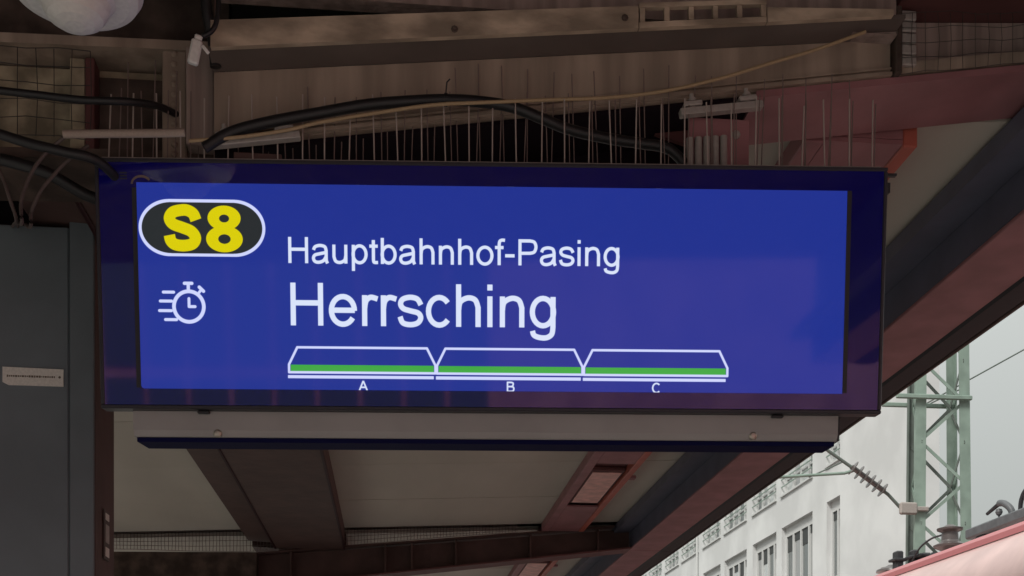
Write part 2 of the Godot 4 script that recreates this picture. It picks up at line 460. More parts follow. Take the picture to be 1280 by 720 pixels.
func screen_picture() -> ImageTexture:
	var im := Image.create(PW, PH, false, Image.FORMAT_RGB8)
	im.fill(Color8(30, 46, 134))
	px = im.get_data()
	var white := Color8(205, 214, 236)
	var lilac := Color8(196, 202, 240)
	# line badge
	var ring := []
	for i in 49: ring.append(Vector2(-0.8165 + cos(PI / 2 + PI * i / 48) * 0.0775, 0.1388 + sin(PI / 2 + PI * i / 48) * 0.0695))
	for i in 49: ring.append(Vector2(-0.6545 + cos(-PI / 2 + PI * i / 48) * 0.0775, 0.1388 + sin(-PI / 2 + PI * i / 48) * 0.0695))
	fill(ring, lilac)
	fill(ring.map(func(q): return Vector2(-0.7355, 0.1388) + (q - Vector2(-0.7355, 0.1388)) * Vector2(0.951, 0.892)), Color8(38, 42, 44))
	var yellow := Color8(206, 194, 6)
	stroke(spl(v([-0.7505, 0.1575, -0.757, 0.173, -0.772, 0.1815, -0.789, 0.1815, -0.808, 0.176, -0.8165, 0.162, -0.808, 0.148, -0.785, 0.1395, -0.763, 0.1305, -0.7525, 0.115, -0.76, 0.1005, -0.781, 0.0955, -0.803, 0.098, -0.814, 0.107, -0.8175, 0.121]), 8).map(func(q): return Vector2(sx(q.x), sy(q.y))), 0.0285 * PPM)
	ink(yellow)
	fill(arc(-0.680, 0.1635, 0.0415, 0.0305, 0, 360, 40), yellow)
	fill(arc(-0.680, 0.1125, 0.046, 0.0325, 0, 360, 40), yellow)
	fill(arc(-0.680, 0.1625, 0.0125, 0.0095, 0, 360, 30), Color8(38, 42, 44))
	fill(arc(-0.680, 0.1125, 0.0155, 0.0115, 0, 360, 30), Color8(38, 42, 44))
	# running stopwatch
	var P := func(q: Vector2) -> Vector2: return Vector2(sx(q.x), sy(q.y))
	stroke(arc(-0.7725, -0.0535, 0.0375, 0.0375, 0, 360, 48).map(P), 0.0095 * PPM)
	stroke(v([-0.772, -0.034, -0.772, -0.0535, -0.757, -0.0535]).map(P), 0.0075 * PPM, false)
	stroke(v([-0.7825, 0.0035, -0.764, 0.0035]).map(P), 0.0085 * PPM, false)
	stroke(v([-0.773, 0.002, -0.773, -0.014]).map(P), 0.0085 * PPM)
	stroke(v([-0.7455, -0.0055, -0.735, -0.0155]).map(P), 0.0085 * PPM, false)
	stroke(v([-0.7395, -0.0105, -0.748, -0.021]).map(P), 0.007 * PPM)
	for l in [[-0.836, -0.810, -0.0185], [-0.844, -0.8155, -0.0405], [-0.8465, -0.8165, -0.064], [-0.832, -0.804, -0.086]]:
		stroke(v([l[0], l[2], l[1], l[2]]).map(P), 0.0075 * PPM, false)
	ink(lilac)
	# destination
	words("Hauptbahnhof-Pasing", -0.5278, 0.0557, 0.0894, 0.983)
	words("Herrsching", -0.5285, -0.0975, 0.1472, 0.972)
	ink(white)
	# three train sections
	for k in 3:
		var x0: float = [-0.5225, -0.1465, 0.2295][k]
		var x1: float = [-0.1505, 0.2255, 0.5985][k]
		var y := -0.0004 * k
		fill(v([x0 + 0.004, -0.2115 + y, x1 - 0.004, -0.2115 + y, x1 - 0.004, -0.1945 + y, x0 + 0.004, -0.1945 + y]), Color8(58, 158, 62))
		stroke(v([x0, -0.2135 + y, x0, -0.194 + y, x0 + 0.0215, -0.1515 + y, x1 - 0.0215, -0.1515 + y, x1, -0.194 + y, x1, -0.2135 + y, x0, -0.2135 + y]).map(P), 0.0062 * PPM, false)
		ink(lilac)
		fill(v([x0 - 0.003, -0.2285 + y, x1 - 0.004, -0.2285 + y, x1 - 0.004, -0.2205 + y, x0 - 0.003, -0.2205 + y]), lilac)
		words("ABC"[k], [-0.3463, 0.0295, 0.4030][k], -0.2585, 0.0355, 1.0, 0.12)
		ink(white)
	im = Image.create_from_data(PW, PH, false, Image.FORMAT_RGB8, px)
	return ImageTexture.create_from_image(im)

# ---------------------------------------------------------------- scene
func _ready() -> void:
	rng.seed = 8
	var cam := Camera3D.new()
	cam.name = "camera"
	cam.projection = Camera3D.PROJECTION_FRUSTUM
	cam.near = 0.05
	cam.far = 900.0
	cam.size = 0.05 * 720.0 / 1480.0
	cam.frustum_offset = Vector2(0, 0.05 * 581.0 / 1480.0)
	cam.position = Vector3(0, EYE, 0)
	cam.rotation_degrees = Vector3(0, -5.79, 0)
	add_child(cam)
	cam.current = true

	var env := Environment.new()
	env.background_mode = Environment.BG_SKY
	var psm := ProceduralSkyMaterial.new()
	psm.sky_top_color = Color(0.895, 0.91, 0.90)
	psm.sky_horizon_color = Color(0.492, 0.507, 0.500)
	psm.sky_curve = 0.75
	psm.ground_bottom_color = Color(0.3, 0.29, 0.28)
	psm.ground_horizon_color = Color(0.5, 0.5, 0.49)
	psm.sun_angle_max = 1.0
	var sky := Sky.new()
	sky.sky_material = psm
	env.sky = sky
	env.background_energy_multiplier = 1.0
	env.tonemap_mode = Environment.TONE_MAPPER_LINEAR
	env.tonemap_exposure = 1.65
	env.sdfgi_enabled = true
	env.ssao_enabled = true
	env.ssil_enabled = true
	var we := WorldEnvironment.new()
	we.name = "environment"
	we.environment = env
	add_child(we)

	var sun := DirectionalLight3D.new()
	sun.name = "sun"
	sun.light_energy = 0.5
	sun.light_angular_distance = 14.0
	sun.light_color = Color(1.0, 0.985, 0.96)
	sun.shadow_enabled = true
	sun.rotation_degrees = Vector3(-46, -46, 0)
	add_child(sun)

	make_materials()
	ground()
	canopy()
	pillar()
	building()
	tint_hall()
	mast()
	train()
	display()
	under_beam()

func ground() -> void:
	var st := mb()
	quad(st, Vector3(-300, -0.96, -400), Vector3(300, -0.96, -400), Vector3(300, -0.96, 200), Vector3(-300, -0.96, 200), Vector3.UP)
	structure(put("track_bed", st, mats.ballast, self))
	st = mb()
	box(st, Vector3(-6.2, -0.95, -70), Vector3(3.1, 0.0, 40), 0.02)
	structure(put("platform", st, mats.platform, self))
	st = mb()
	box(st, Vector3(2.3, 0.002, -70), Vector3(2.45, 0.006, 40))
	structure(put("platform_line", st, mats.facade, self))
	for x in [3.98, 5.42]:
		st = mb()
		box(st, Vector3(x - 0.036, -0.95, -120), Vector3(x + 0.036, -0.8, 60), 0.01)
		tag(put("rail", st, mats.rail, self), "rusty steel rail under the red train, %s" % ["on its platform side", "on its far side"][0 if x < 4.5 else 1], "rail", "rails of the train's track")

func yc(x: float) -> float: return 1.785 + 0.04 * x      # underside of the ceiling above the eye

func canopy() -> void:
	var c := thing("platform_canopy", "wine red and cream steel platform canopy carrying the blue display", "canopy")
	# --- ceiling of the bays beyond the near beam, laid in panels across the track
	var bays := [[3.33, 9.4], [9.66, 15.7], [15.96, 22.0]]
	for b in bays:
		for strip in [[-4.6, -1.10], [-1.10, 1.20], [1.515, 1.82]]:
			var n := 6
			for k in n:
				var d0: float = lerpf(b[0], b[1], float(k) / n)
				var d1: float = lerpf(b[0], b[1], float(k + 1) / n) - 0.006
				var lift := rng.randf() * 0.004
				put("ceiling_panel", slab([[strip[0], yc(strip[0]) + lift], [strip[1], yc(strip[1]) + lift], [strip[1], yc(strip[1]) + 0.03 + lift], [strip[0], yc(strip[0]) + 0.03 + lift]], d0, d1), mats.ceiling if (k * 7 + int(b[0])) % 3 else mats.ceiling_b, c)
		# spine girder with its wider flange on the left
		var sp := Node3D.new(); sp.name = "spine_girder"; c.add_child(sp, true)
		put("box_web", slab([[-0.905, 1.60], [-0.376, 1.60], [-0.37, 1.606], [-0.37, 1.78], [-0.905, 1.75]], b[0], b[1]), mats.maroon, sp)
		put("flange", slab([[-1.115, 1.655], [-0.908, 1.645], [-0.908, 1.75], [-1.115, 1.74]], b[0], b[1]), mats.maroon, sp)
		put("edge_bead", bx(-0.380, -0.362, 1.592, 1.612, b[0], b[1], 0.004), mats.bead, sp)
		put("edge_bead", bx(-0.915, -0.899, 1.592, 1.612, b[0], b[1], 0.004), mats.bead, sp)
		# lamp beam: two rails, closing plates, an opening for the lamp
		var lb := Node3D.new(); lb.name = "lamp_beam"; c.add_child(lb, true)
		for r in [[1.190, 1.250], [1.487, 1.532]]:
			put("rail", bx(r[0], r[1], 1.773, 1.856, b[0], b[1], 0.004), mats.red if r[0] < 1.3 else mats.red_skylit, lb)  # track-side rail's colour includes the light from the sky
		put("top_plate", bx(1.251, 1.486, 1.822, 1.84, b[0], b[1]), mats.red_dark, lb)
		var open: Array = [7.18, 8.46] if b[0] < 5 else [10.8, 12.1] if b[0] < 12 else [17.5, 18.8]
		put("end_plate", bx(1.252, 1.485, 1.7915, 1.852, b[0] - 0.004, b[0] + 0.008), mats.red, lb)
		put("closing_plate", bx(1.252, 1.485, 1.777, 1.790, b[0] - 0.003, open[0]), mats.red, lb)
		put("closing_plate", bx(1.252, 1.485, 1.777, 1.790, open[1], b[1]), mats.red, lb)
		put("bracket", bx(1.534, 1.585, 1.79, 1.81, 7.6 if b[0] < 5 else b[0] + 1.6, 7.66 if b[0] < 5 else b[0] + 1.66, 0.003), mats.red, lb)
	# --- track-side edge beam, one length per bay
	var ends := [-1.6, 3.05, 9.52, 15.83, 22.2]
	for k in ends.size() - 1:
		var e := Node3D.new(); e.name = "edge_beam"; c.add_child(e, true)
		var a: float = ends[k] + 0.004
		var z: float = ends[k + 1] - 0.004
		put("trim", slab([[1.80, 1.79], [1.93, 1.80], [1.93, 1.85], [1.80, 1.85]], a, z), mats.navy_shade, e)
		put("web", bx(1.932, 1.962, 1.672, 2.42, a, z), mats.navy_shade, e)
		put("flange", bx(1.928, 2.186, 1.655, 1.670, a, z, 0.003), mats.red, e)
		put("gutter", slab([[2.188, 1.665], [2.20, 1.65], [2.285, 1.645], [2.30, 1.66], [2.30, 2.45], [2.188, 2.45]], a, z), mats.black_rubber, e)
		put("gutter_lip", bx(2.302, 2.318, 1.648, 1.668, a, z, 0.004), mats.maroon, e)
		var e2 := Node3D.new(); e2.name = "edge_beam"; c.add_child(e2, true)
		put("web", bx(-4.75, -4.62, 1.5, 2.42, a, z), mats.red_dark, e2)
		put("flange", bx(-4.95, -4.752, 1.5, 1.53, a, z), mats.red, e2)
	put("roof_deck", bx(-4.95, 2.187, 2.46, 2.52, -1.6, 22.2), mats.concrete, c)
	put("end_wall", bx(-4.6, 1.93, 1.9, 2.45, 22.05, 22.15), mats.red_dark, c)
	put("end_wall", bx(-4.6, 1.93, 2.30, 2.45, -1.6, -1.5), mats.red_dark, c)
	# --- higher ceiling on the near side of the near beam
	for k in 3:
		var d0 := -1.49 + k * 1.50
		for s in [[-4.6, -1.5], [-1.495, 1.925]]:
			put("ceiling_panel", bx(s[0], s[1], 2.25, 2.28, d0, d0 + 1.494), mats.brown_dark, c)
	# --- far cross beams: tapered web between flanges, with stiffeners
	for d in [9.42, 15.72, 22.02]:
		var fb := Node3D.new(); fb.name = "cross_beam"; c.add_child(fb, true)
		var top := func(x: float) -> float: return 1.668 + 0.094 * x
		var low := func(x: float) -> float: return 1.42 + 0.12 * x
		put("web", slab([[-1.05, low.call(-1.05) + 0.014], [1.925, low.call(1.925) + 0.014], [1.925, top.call(1.8) - 0.012], [-1.05, top.call(-1.05) - 0.012]], d + 0.10, d + 0.125), mats.maroon, fb)
		put("bottom_flange", slab([[-1.05, low.call(-1.05)], [1.925, low.call(1.925)], [1.925, low.call(1.925) + 0.013], [-1.05, low.call(-1.05) + 0.013]], d, d + 0.23), mats.red_dark, fb)
		put("top_flange", slab([[-1.05, top.call(-1.05) - 0.011], [1.79, top.call(1.79) - 0.011], [1.79, top.call(1.79)], [-1.05, top.call(-1.05)]], d, d + 0.23), mats.maroon, fb)
		for x in [-0.80, -0.06, 0.15, 0.50, 1.1, 1.65]:
			put("stiffener", slab([[x, low.call(x) + 0.016], [x + 0.014, low.call(x) + 0.016], [x + 0.014, top.call(x) - 0.014], [x, top.call(x) - 0.014]], d + 0.012, d + 0.098), mats.maroon, fb)
		put("column_head", slab([[-2.6, 0.9], [-1.052, 1.1], [-1.052, 1.565], [-2.6, 1.545]], d - 0.03, d + 0.24), mats.brown_dark, fb)
		put("web", slab([[-4.62, 1.3], [-2.602, 1.15], [-2.602, 1.54], [-4.62, 1.6]], d + 0.05, d + 0.1), mats.brown_dark, fb)
	# --- the near cross beam above the display: stained face, ledge, upper wall
	var nb2 := Node3D.new(); nb2.name = "cross_beam"; c.add_child(nb2, true)
	var eb := func(x: float) -> float: return 1.588 + 0.152 * x
	put("flange", slab([[0.96, eb.call(0.96)], [1.925, eb.call(1.925)], [1.925, eb.call(1.925) + 0.018], [0.96, eb.call(0.96) + 0.018]], 3.052, 3.31), mats.red, nb2)
	put("shade_soffit", slab([[-0.452, eb.call(-0.452) + 0.008], [0.958, eb.call(0.958) + 0.008], [0.958, eb.call(0.958) + 0.018], [-0.452, eb.call(-0.452) + 0.018]], 3.075, 3.31), mats.gap_shade, nb2)  # dark underside painted as the shaded cavity
	put("shade_plate", slab([[-0.45, 1.50], [0.30, 1.575], [0.955, 1.60], [0.955, eb.call(0.955) + 0.0075], [-0.45, eb.call(-0.45) + 0.0075]], 3.285, 3.305), mats.gap_shade, nb2)  # dark plate added to deepen the shade behind the display's top
	put("gusset", slab([[0.72, eb.call(0.72) + 0.006], [0.958, eb.call(0.958) + 0.006], [0.958, eb.call(0.958) - 0.10]], 3.20, 3.215), mats.red_dark, nb2)
	put("stained_face", slab([[-0.448, eb.call(-0.448) + 0.02], [1.33, eb.call(1.33) + 0.02], [1.33, 1.912], [-0.448, 1.722]], 3.058, 3.30), mats.brown_face, nb2)
	put("moulding", slab([[-0.448, eb.call(-0.448) + 0.021], [1.33, eb.call(1.33) + 0.021], [1.33, eb.call(1.33) + 0.030], [-0.448, eb.call(-0.448) + 0.030]], 3.044, 3.056), mats.brown_face, nb2)
	put("moulding", slab([[-0.448, eb.call(-0.448) + 0.040], [1.33, eb.call(1.33) + 0.040], [1.33, eb.call(1.33) + 0.045], [-0.448, eb.call(-0.448) + 0.045]], 3.05, 3.057), mats.brown_face, nb2)
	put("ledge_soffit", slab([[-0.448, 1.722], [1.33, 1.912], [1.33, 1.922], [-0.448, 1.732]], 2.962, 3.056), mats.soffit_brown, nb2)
	put("ledge", slab([[-0.44, 1.720], [0.62, 1.832], [0.62, 1.888], [-0.44, 1.786]], 2.945, 2.96), mats.tan_ledge, nb2)
	put("ledge", slab([[0.955, 1.868], [1.29, 1.906], [1.29, 1.922], [0.955, 1.906]], 2.945, 2.96), mats.tan_ledge, nb2)
	# perforated tray end of the ledge: two rails and the webs between the holes
	put("tray_rail", slab([[0.622, 1.832], [0.953, 1.868], [0.953, 1.882], [0.622, 1.847]], 2.945, 2.96), mats.tan_ledge, nb2)
	put("tray_rail", slab([[0.622, 1.884], [0.953, 1.914], [0.953, 1.926], [0.622, 1.896]], 2.945, 2.96), mats.tan_ledge, nb2)
	for k in 6:
		var x := 0.624 + 0.063 * k
		put("tray_web", slab([[x, 1.849 + 0.106 * (x - 0.622)], [x + 0.013, 1.849 + 0.106 * (x - 0.622)], [x + 0.013, 1.884 + 0.09 * (x - 0.622)], [x, 1.884 + 0.09 * (x - 0.622)]], 2.946, 2.959), mats.tan_ledge, nb2)
	for q in [[0.155, 1.80], [0.585, 1.855]]:
		var bt := mb()
		lathe(bt, [[0.0, 0.007], [0.005, 0.006], [0.006, 0.002], [0.009, 0.0015], [0.009, 0.0]], 8, Transform3D(Basis(Vector3.RIGHT, PI / 2), Vector3(q[0], q[1] + EYE, -2.9445)))
		put("bolt", bt, mats.brown_dark, nb2)
	put("upper_wall", bx(-0.44, 1.33, 1.90, 2.249, 3.02, 3.06), mats.brown_wall, nb2)
	put("upper_wall", slab([[-0.44, 1.745], [1.33, 1.93], [1.33, 1.899], [-0.44, 1.899]], 3.012, 3.03), mats.brown_wall, nb2)
	put("upper_wall", bx(-4.6, -0.445, 1.80, 2.249, 3.31, 3.36), mats.brown_dark, nb2)  # dark wall added for the shaded void over the beam's left end
	# right end, behind netting
	put("web", slab([[1.335, eb.call(1.335) + 0.022], [1.925, eb.call(1.925) + 0.022], [1.925, 2.02], [1.335, 1.985]], 3.10, 3.13), mats.brown_wall, nb2)
	put("top_flange", slab([[1.34, 1.988], [1.925, 2.022], [1.925, 2.25], [1.34, 2.25]], 2.98, 3.2), mats.red_dark, nb2)
	put("tray_rail", slab([[1.338, eb.call(1.338) + 0.024], [1.925, eb.call(1.925) + 0.024], [1.925, eb.call(1.925) + 0.055], [1.338, eb.call(1.338) + 0.055]], 3.05, 3.065), mats.brown_face, nb2)
	put("end_post", bx(1.334, 1.352, 1.81, 1.99, 3.03, 3.09, 0.003), mats.brown_dark, nb2)
	for k in 5:
		put("terminal", bx(1.353, 1.394, 1.835 + 0.030 * k, 1.861 + 0.030 * k, 3.035, 3.05, 0.003), mats.galv, nb2)
	# left end: column head over the platform middle, with panels between posts
	put("soffit", slab([[-4.6, 1.60], [-1.3, 1.52], [-0.452, 1.545], [-0.452, 1.57], [-1.3, 1.545], [-4.6, 1.625]], 3.152, 3.40), mats.brown_dark, nb2)
	put("back_panel", slab([[-4.6, 1.63], [-1.3, 1.55], [-0.454, 1.575], [-0.454, 1.80], [-4.6, 1.80]], 3.22, 3.25), mats.olive, nb2)
	put("panel", bx(-0.765, -0.585, 1.575, 1.775, 3.205, 3.218), mats.brown_dark, nb2)
	put("panel_frame", bx(-0.79, -0.767, 1.565, 1.80, 3.16, 3.218, 0.002), mats.red_dark, nb2)
	put("panel_frame", bx(-0.83, -0.792, 1.565, 1.80, 3.165, 3.218, 0.002), mats.olive, nb2)
	put("top_rail", slab([[-1.6, 1.80], [-0.46, 1.818], [-0.46, 1.842], [-1.6, 1.826]], 3.13, 3.25), mats.brown_face, nb2)
	put("riveted_post", bx(-0.592, -0.53, 1.53, 1.82, 3.14, 3.2, 0.004), mats.brown_face, nb2)
	put("end_post", bx(-0.525, -0.455, 1.56, 1.81, 3.10, 3.2, 0.003), mats.brown_wall, nb2)
	var rv := mb()
	lathe(rv, [[0.0, 0.007], [0.006, 0.005], [0.009, 0.0]], 8)
	var first := put("rivet", rv, mats.brown_face, nb2)
	first.transform = Transform3D(Basis(Vector3.RIGHT, PI / 2), Vector3(-0.561, 1.55 + EYE, -3.139))
	for k in range(1, 11):
		again(first, nb2, first.transform.translated(Vector3(0, 0.026 * k, 0)))

	# --- lamps let into the lamp beam
	for k in 2:
		var d0: float = [7.46, 11.1][k]
		var l := thing("ceiling_lamp", ["flat unlit ceiling lamp with pinkish diffuser in the red beam just under the display", "far unlit ceiling lamp half hidden behind the dark cross beam at the bottom edge"][k], "lamp", Vector3(1.3685, 1.792 + EYE, -d0), "lamps in the red canopy beam")
		var st := mb()
		box(st, Vector3(-0.112, 0.0, -0.95), Vector3(0.112, 0.028, 0.04), 0.006)
		put("housing", st, mats.red_dark, l)
		st = mb()
		box(st, Vector3(-0.094, -0.006, -0.90), Vector3(0.094, -0.001, 0.0), 0.002)
		put("diffuser", st, mats.diffuser, l)
	nets()

func net(st: SurfaceTool, x0: float, x1: float, lo: Callable, hi: Callable, d: float, step: float, r: float) -> void:
	var x := x0
	while x <= x1:
		tube(st, [Vector3(x, lo.call(x) + EYE, -d), Vector3(x + 0.004 * sin(x * 40.0), (lo.call(x) + hi.call(x)) / 2 + EYE, -d + 0.004 * sin(x * 9.0)), Vector3(x, hi.call(x) + EYE, -d)], r, 3)
		x += step
	var n := int((hi.call(x0) - lo.call(x0)) / step)
	for k in n + 1:
		var f := float(k) / n
		var pts := []
		for j in 9:
			var xx := lerpf(x0, x1, j / 8.0)
			pts.append(Vector3(xx, lerpf(lo.call(xx), hi.call(xx), f) + EYE + 0.004 * sin(j * 2.1 + k), -d + 0.003 * sin(j * 1.3)))
		tube(st, pts, r, 3)

func nets() -> void:
	var st := mb()
	net(st, -2.4, 1.0, func(x): return 1.57 + 0.094 * (maxf(x, -1.06) + 1.06), func(x): return yc(x) - 0.004, 9.40, 0.026, 0.0022)
	tag(put("bird_net", st, mats.pin_dull, self), "fine bird netting closing the gap above the far dark cross beam", "net")
	st = mb()
	net(st, 1.345, 1.925, func(x): return 1.60 + 0.152 * x, func(x): return 1.97 + 0.06 * (x - 1.34), 3.03, 0.035, 0.0009)
	tag(put("bird_net", st, mats.wire, self), "loose bird netting over the beam end at the top right corner", "net")
	st = mb()
	net(st, -1.4, -0.77, func(_x): return 1.575, func(_x): return 1.80, 3.13, 0.045, 0.0012)
	tag(put("bird_net", st, mats.wire, self), "bird netting in front of the brown panels at the top left", "net")

func pillar() -> void:
	var p := thing("station_pillar", "dark grey sheet clad pillar left of the display with brown side", "pillar", Vector3(-0.92, 0, -3.8))
	var put_box := func(called: String, lo: Vector3, hi: Vector3, m: String, bev: float) -> MeshInstance3D:
		var st := mb()
		box(st, lo, hi, bev)
		return put(called, st, mats[m], p)
	put_box.call("cladding", Vector3(-0.95, 0, -0.245), Vector3(-0.08, EYE + 1.634, 0.0), "pillar", 0.004)
	put_box.call("corner_strip", Vector3(-0.078, 0, -0.245), Vector3(-0.003, EYE + 1.725, 0.001), "pillar", 0.004)
	put_box.call("side_panel", Vector3(-0.0025, 0, -0.247), Vector3(0.001, EYE + 1.72, -0.004), "maroon", 0.0)
	put_box.call("shade_block", Vector3(-0.93, EYE + 1.6345, -0.244), Vector3(-0.081, EYE + 1.76, -0.06), "void", 0.0)  # black block painted as the shaded gap above the cladding
	for y in [0.52, 1.9]:
		put_box.call("seam", Vector3(-0.945, y, -0.01), Vector3(-0.085, y + 0.004, 0.0015), "gasket", 0.0)
	# small notice on the pillar face
	var l := thing("notice_strip", "small cream notice strip with one line of tiny print on the grey pillar", "notice", Vector3(-1.105, EYE + 1.164, -3.797))
	var st := mb()
	prism(st, PackedVector2Array([Vector2(-0.073, -0.028), Vector2(0.091, -0.028), Vector2(0.091, 0.025), Vector2(-0.091, 0.028), Vector2(-0.091, -0.019)]), 0.0, 0.003)
	put("plate", st, mats.sticker, l)
	st = mb()
	var x := -0.078
	while x < 0.064:
		var w := 0.003 + 0.004 * rng.randf()
		var h := 0.004 + 0.003 * rng.randf()
		quad(st, Vector3(x, -h / 2, 0.0036), Vector3(x + w, -h / 2, 0.0036), Vector3(x + w, h / 2, 0.0036), Vector3(x, h / 2, 0.0036), Vector3.BACK)
		x += w + 0.0018
	for k in 8:
		tri(st, Vector3(0.08, 0, 0.0036), Vector3(0.08 + 0.004 * cos(TAU * k / 8), 0.004 * sin(TAU * k / 8), 0.0036), Vector3(0.08 + 0.004 * cos(TAU * (k + 1) / 8), 0.004 * sin(TAU * (k + 1) / 8), 0.0036), Vector3.BACK, Vector3.BACK, Vector3.BACK)
	put("print", st, mats.ink, l)
	# narrow plate on the side
	var n := thing("side_plate", "narrow worn metal plate with three pale fields on the pillar's brown side", "plate", Vector3(-0.917, EYE + 0.695, -3.925))
	st = mb()
	box(st, Vector3(0, -0.075, -0.035), Vector3(0.004, 0.085, 0.035), 0.001)
	put("backing", st, mats.conduit_dark, n)
	for k in 3:
		st = mb()
		box(st, Vector3(0.0042, [-0.065, -0.02, 0.052][k], -0.022), Vector3(0.0065, [-0.035, 0.038, 0.074][k], 0.022), 0.0005)
		put("field", st, mats.galv if k == 1 else mats.sticker, n)

# ---------------------------------------------------------------- the departure display
func display() -> void:
	var s := thing("departure_display", "blue departure display board with yellow S8 badge and white destination text", "display", Vector3(0.2591, EYE + 1.18154, -2.99699))
	s.rotation = Vector3(deg_to_rad(5.005), deg_to_rad(-4.335), 0)
	var b := func(called: String, x0: float, x1: float, y0: float, y1: float, z0: float, z1: float, m: String, bev := 0.0) -> MeshInstance3D:
		var st := mb()
		box(st, Vector3(x0, y0, z0), Vector3(x1, y1, z1), bev)
		return put(called, st, mats[m], s)
	var H := 0.3066
	b.call("front_glass", -0.990, 0.990, -H + 0.010, H - 0.010, -0.035, -0.002, "glass_navy")
	for f in [[-1.0, 1.0, H - 0.0095, H], [-1.0, 1.0, -H, -H + 0.0095], [-1.0, -0.9905, -H + 0.0098, H - 0.0098], [0.9905, 1.0, -H + 0.0098, H - 0.0098]]:
		b.call("frame_profile", f[0], f[1], f[2], f[3], -0.045, 0.0, "frame", 0.002)
	b.call("back_box", -0.985, 0.985, -H + 0.015, H - 0.012, -0.105, -0.0455, "frame", 0.006)
	# gasket just inside the border, left and right of the screen
	b.call("gasket", 0.8975, 0.9085, -0.2545, 0.2478, -0.0018, -0.0004, "gasket")
	b.call("gasket", -0.9085, -0.8975, -0.2545, 0.235, -0.0018, -0.0004, "gasket")
	var m := StandardMaterial3D.new()
	m.resource_name = "lit_screen"
	m.albedo_color = Color(0.004, 0.004, 0.006).linear_to_srgb()
	m.roughness = 0.05
	m.metallic_specular = 0.6
	m.emission_enabled = true
	m.emission_texture = screen_picture()
	m.emission_energy_multiplier = 0.69
	var st := mb()
	var x0 := -0.897; var x1 := 0.897; var y1 := 0.2478; var y0 := y1 - 1.794 * PH / PW
	var c := 0.008                                     # rounded lower left corner of the picture
	var pts := [Vector2(x0, y1), Vector2(x1, y1), Vector2(x1, y0), Vector2(x0 + c, y0), Vector2(x0 + c * 0.3, y0 + c * 0.3), Vector2(x0, y0 + c)]
	for k in range(1, pts.size() - 1):
		for q in [pts[0], pts[k], pts[k + 1]]:
			st.set_normal(Vector3.BACK)
			st.set_uv(Vector2((q.x - x0) / (x1 - x0), (y1 - q.y) / (y1 - y0)))
			st.add_vertex(Vector3(q.x, q.y, -0.0008))
	put("screen", st, m, s)
	# lower housing
	st = mb()
	prism(st, PackedVector2Array([Vector2(-0.030, -H - 0.0005), Vector2(-0.030, -H - 0.048), Vector2(-0.036, -H - 0.060), Vector2(-0.039, -H - 0.064), Vector2(-0.105, -H - 0.064), Vector2(-0.105, -H - 0.0005)]), -0.897, 0.928, Transform3D(Basis(Vector3(0, 0, 1), Vector3(0, 1, 0), Vector3(-1, 0, 0)), Vector3.ZERO))
	put("lower_housing", st, mats.housing, s)
	b.call("underside_cover", -0.923, 0.892, -H - 0.076, -H - 0.0645, -0.15, -0.043, "housing_navy", 0.001)
	b.call("housing_end", 0.8975, 0.903, -H - 0.063, -H - 0.0008, -0.1045, -0.036, "gasket")
	for q in [[-0.713, -0.361], [0.675, -0.358]]:
		st = mb()
		lathe(st, [[0.0, 0.006], [0.006, 0.0055], [0.010, 0.003], [0.012, 0.0]], 14, Transform3D(Basis(Vector3.RIGHT, PI / 2), Vector3(q[0], q[1], -0.0335)))
		put("screw", st, mats.screw, s)
	for q in [-0.745, 0.735]:
		b.call("clip", q - 0.016, q + 0.016, -H - 0.0085, -H - 0.001, -0.0295, -0.014, "gasket", 0.003)
	var ir := StandardMaterial3D.new()
	ir.albedo_color = Color(0.30, 0.02, 0.10).linear_to_srgb()
	ir.roughness = 0.2
	st = mb()
	lathe(st, [[0.0, 0.0015], [0.0035, 0.001], [0.005, 0.0]], 10, Transform3D(Basis(Vector3.RIGHT, PI / 2), Vector3(-0.984, 0.285, -0.002)))
	put("red_sensor", st, ir, s)
	st = mb()                                          # grey marks on the glass at its upper left corner
	for k in 3:
		box(st, Vector3(-0.938, 0.255 + 0.007 * k, -0.0019), Vector3(-0.92, 0.2585 + 0.007 * k, -0.0014))
	put("printed_mark", st, mats.gasket, s)
	st = mb()
	for k in 10:
		var a0 := deg_to_rad(30 + 15 * k); var a1 := deg_to_rad(45 + 15 * k)
		quad(st, Vector3(-0.885 + cos(a0) * 0.026, 0.244 + sin(a0) * 0.022, -0.0014), Vector3(-0.885 + cos(a1) * 0.026, 0.244 + sin(a1) * 0.022, -0.0014), Vector3(-0.885 + cos(a1) * 0.021, 0.244 + sin(a1) * 0.016, -0.0014), Vector3(-0.885 + cos(a0) * 0.021, 0.244 + sin(a0) * 0.016, -0.0014), Vector3.BACK)
	put("printed_mark", st, mats.pin_dull, s)
	b.call("side_latch", 1.001, 1.028, 0.292, 0.298, -0.03, -0.015, "gasket", 0.001)
	b.call("side_latch", 1.001, 1.012, 0.25, 0.275, -0.03, -0.015, "gasket", 0.001)
	# bird spikes standing on the top edge
	var sx0 := s.transform
	var rows := [[-0.018, 0.165, "steel_pin", 0.0020, 0.0605, "front row of pale bird spikes standing along the top edge of the display"], [-0.085, 0.27, "pin_dull", 0.0016, 0.0605, "back row of taller dull bird spikes on the display's top"], [-0.052, 0.19, "pin_dull", 0.0016, 0.0605, "middle row of dull bird spikes between the two others on the display's top"]]
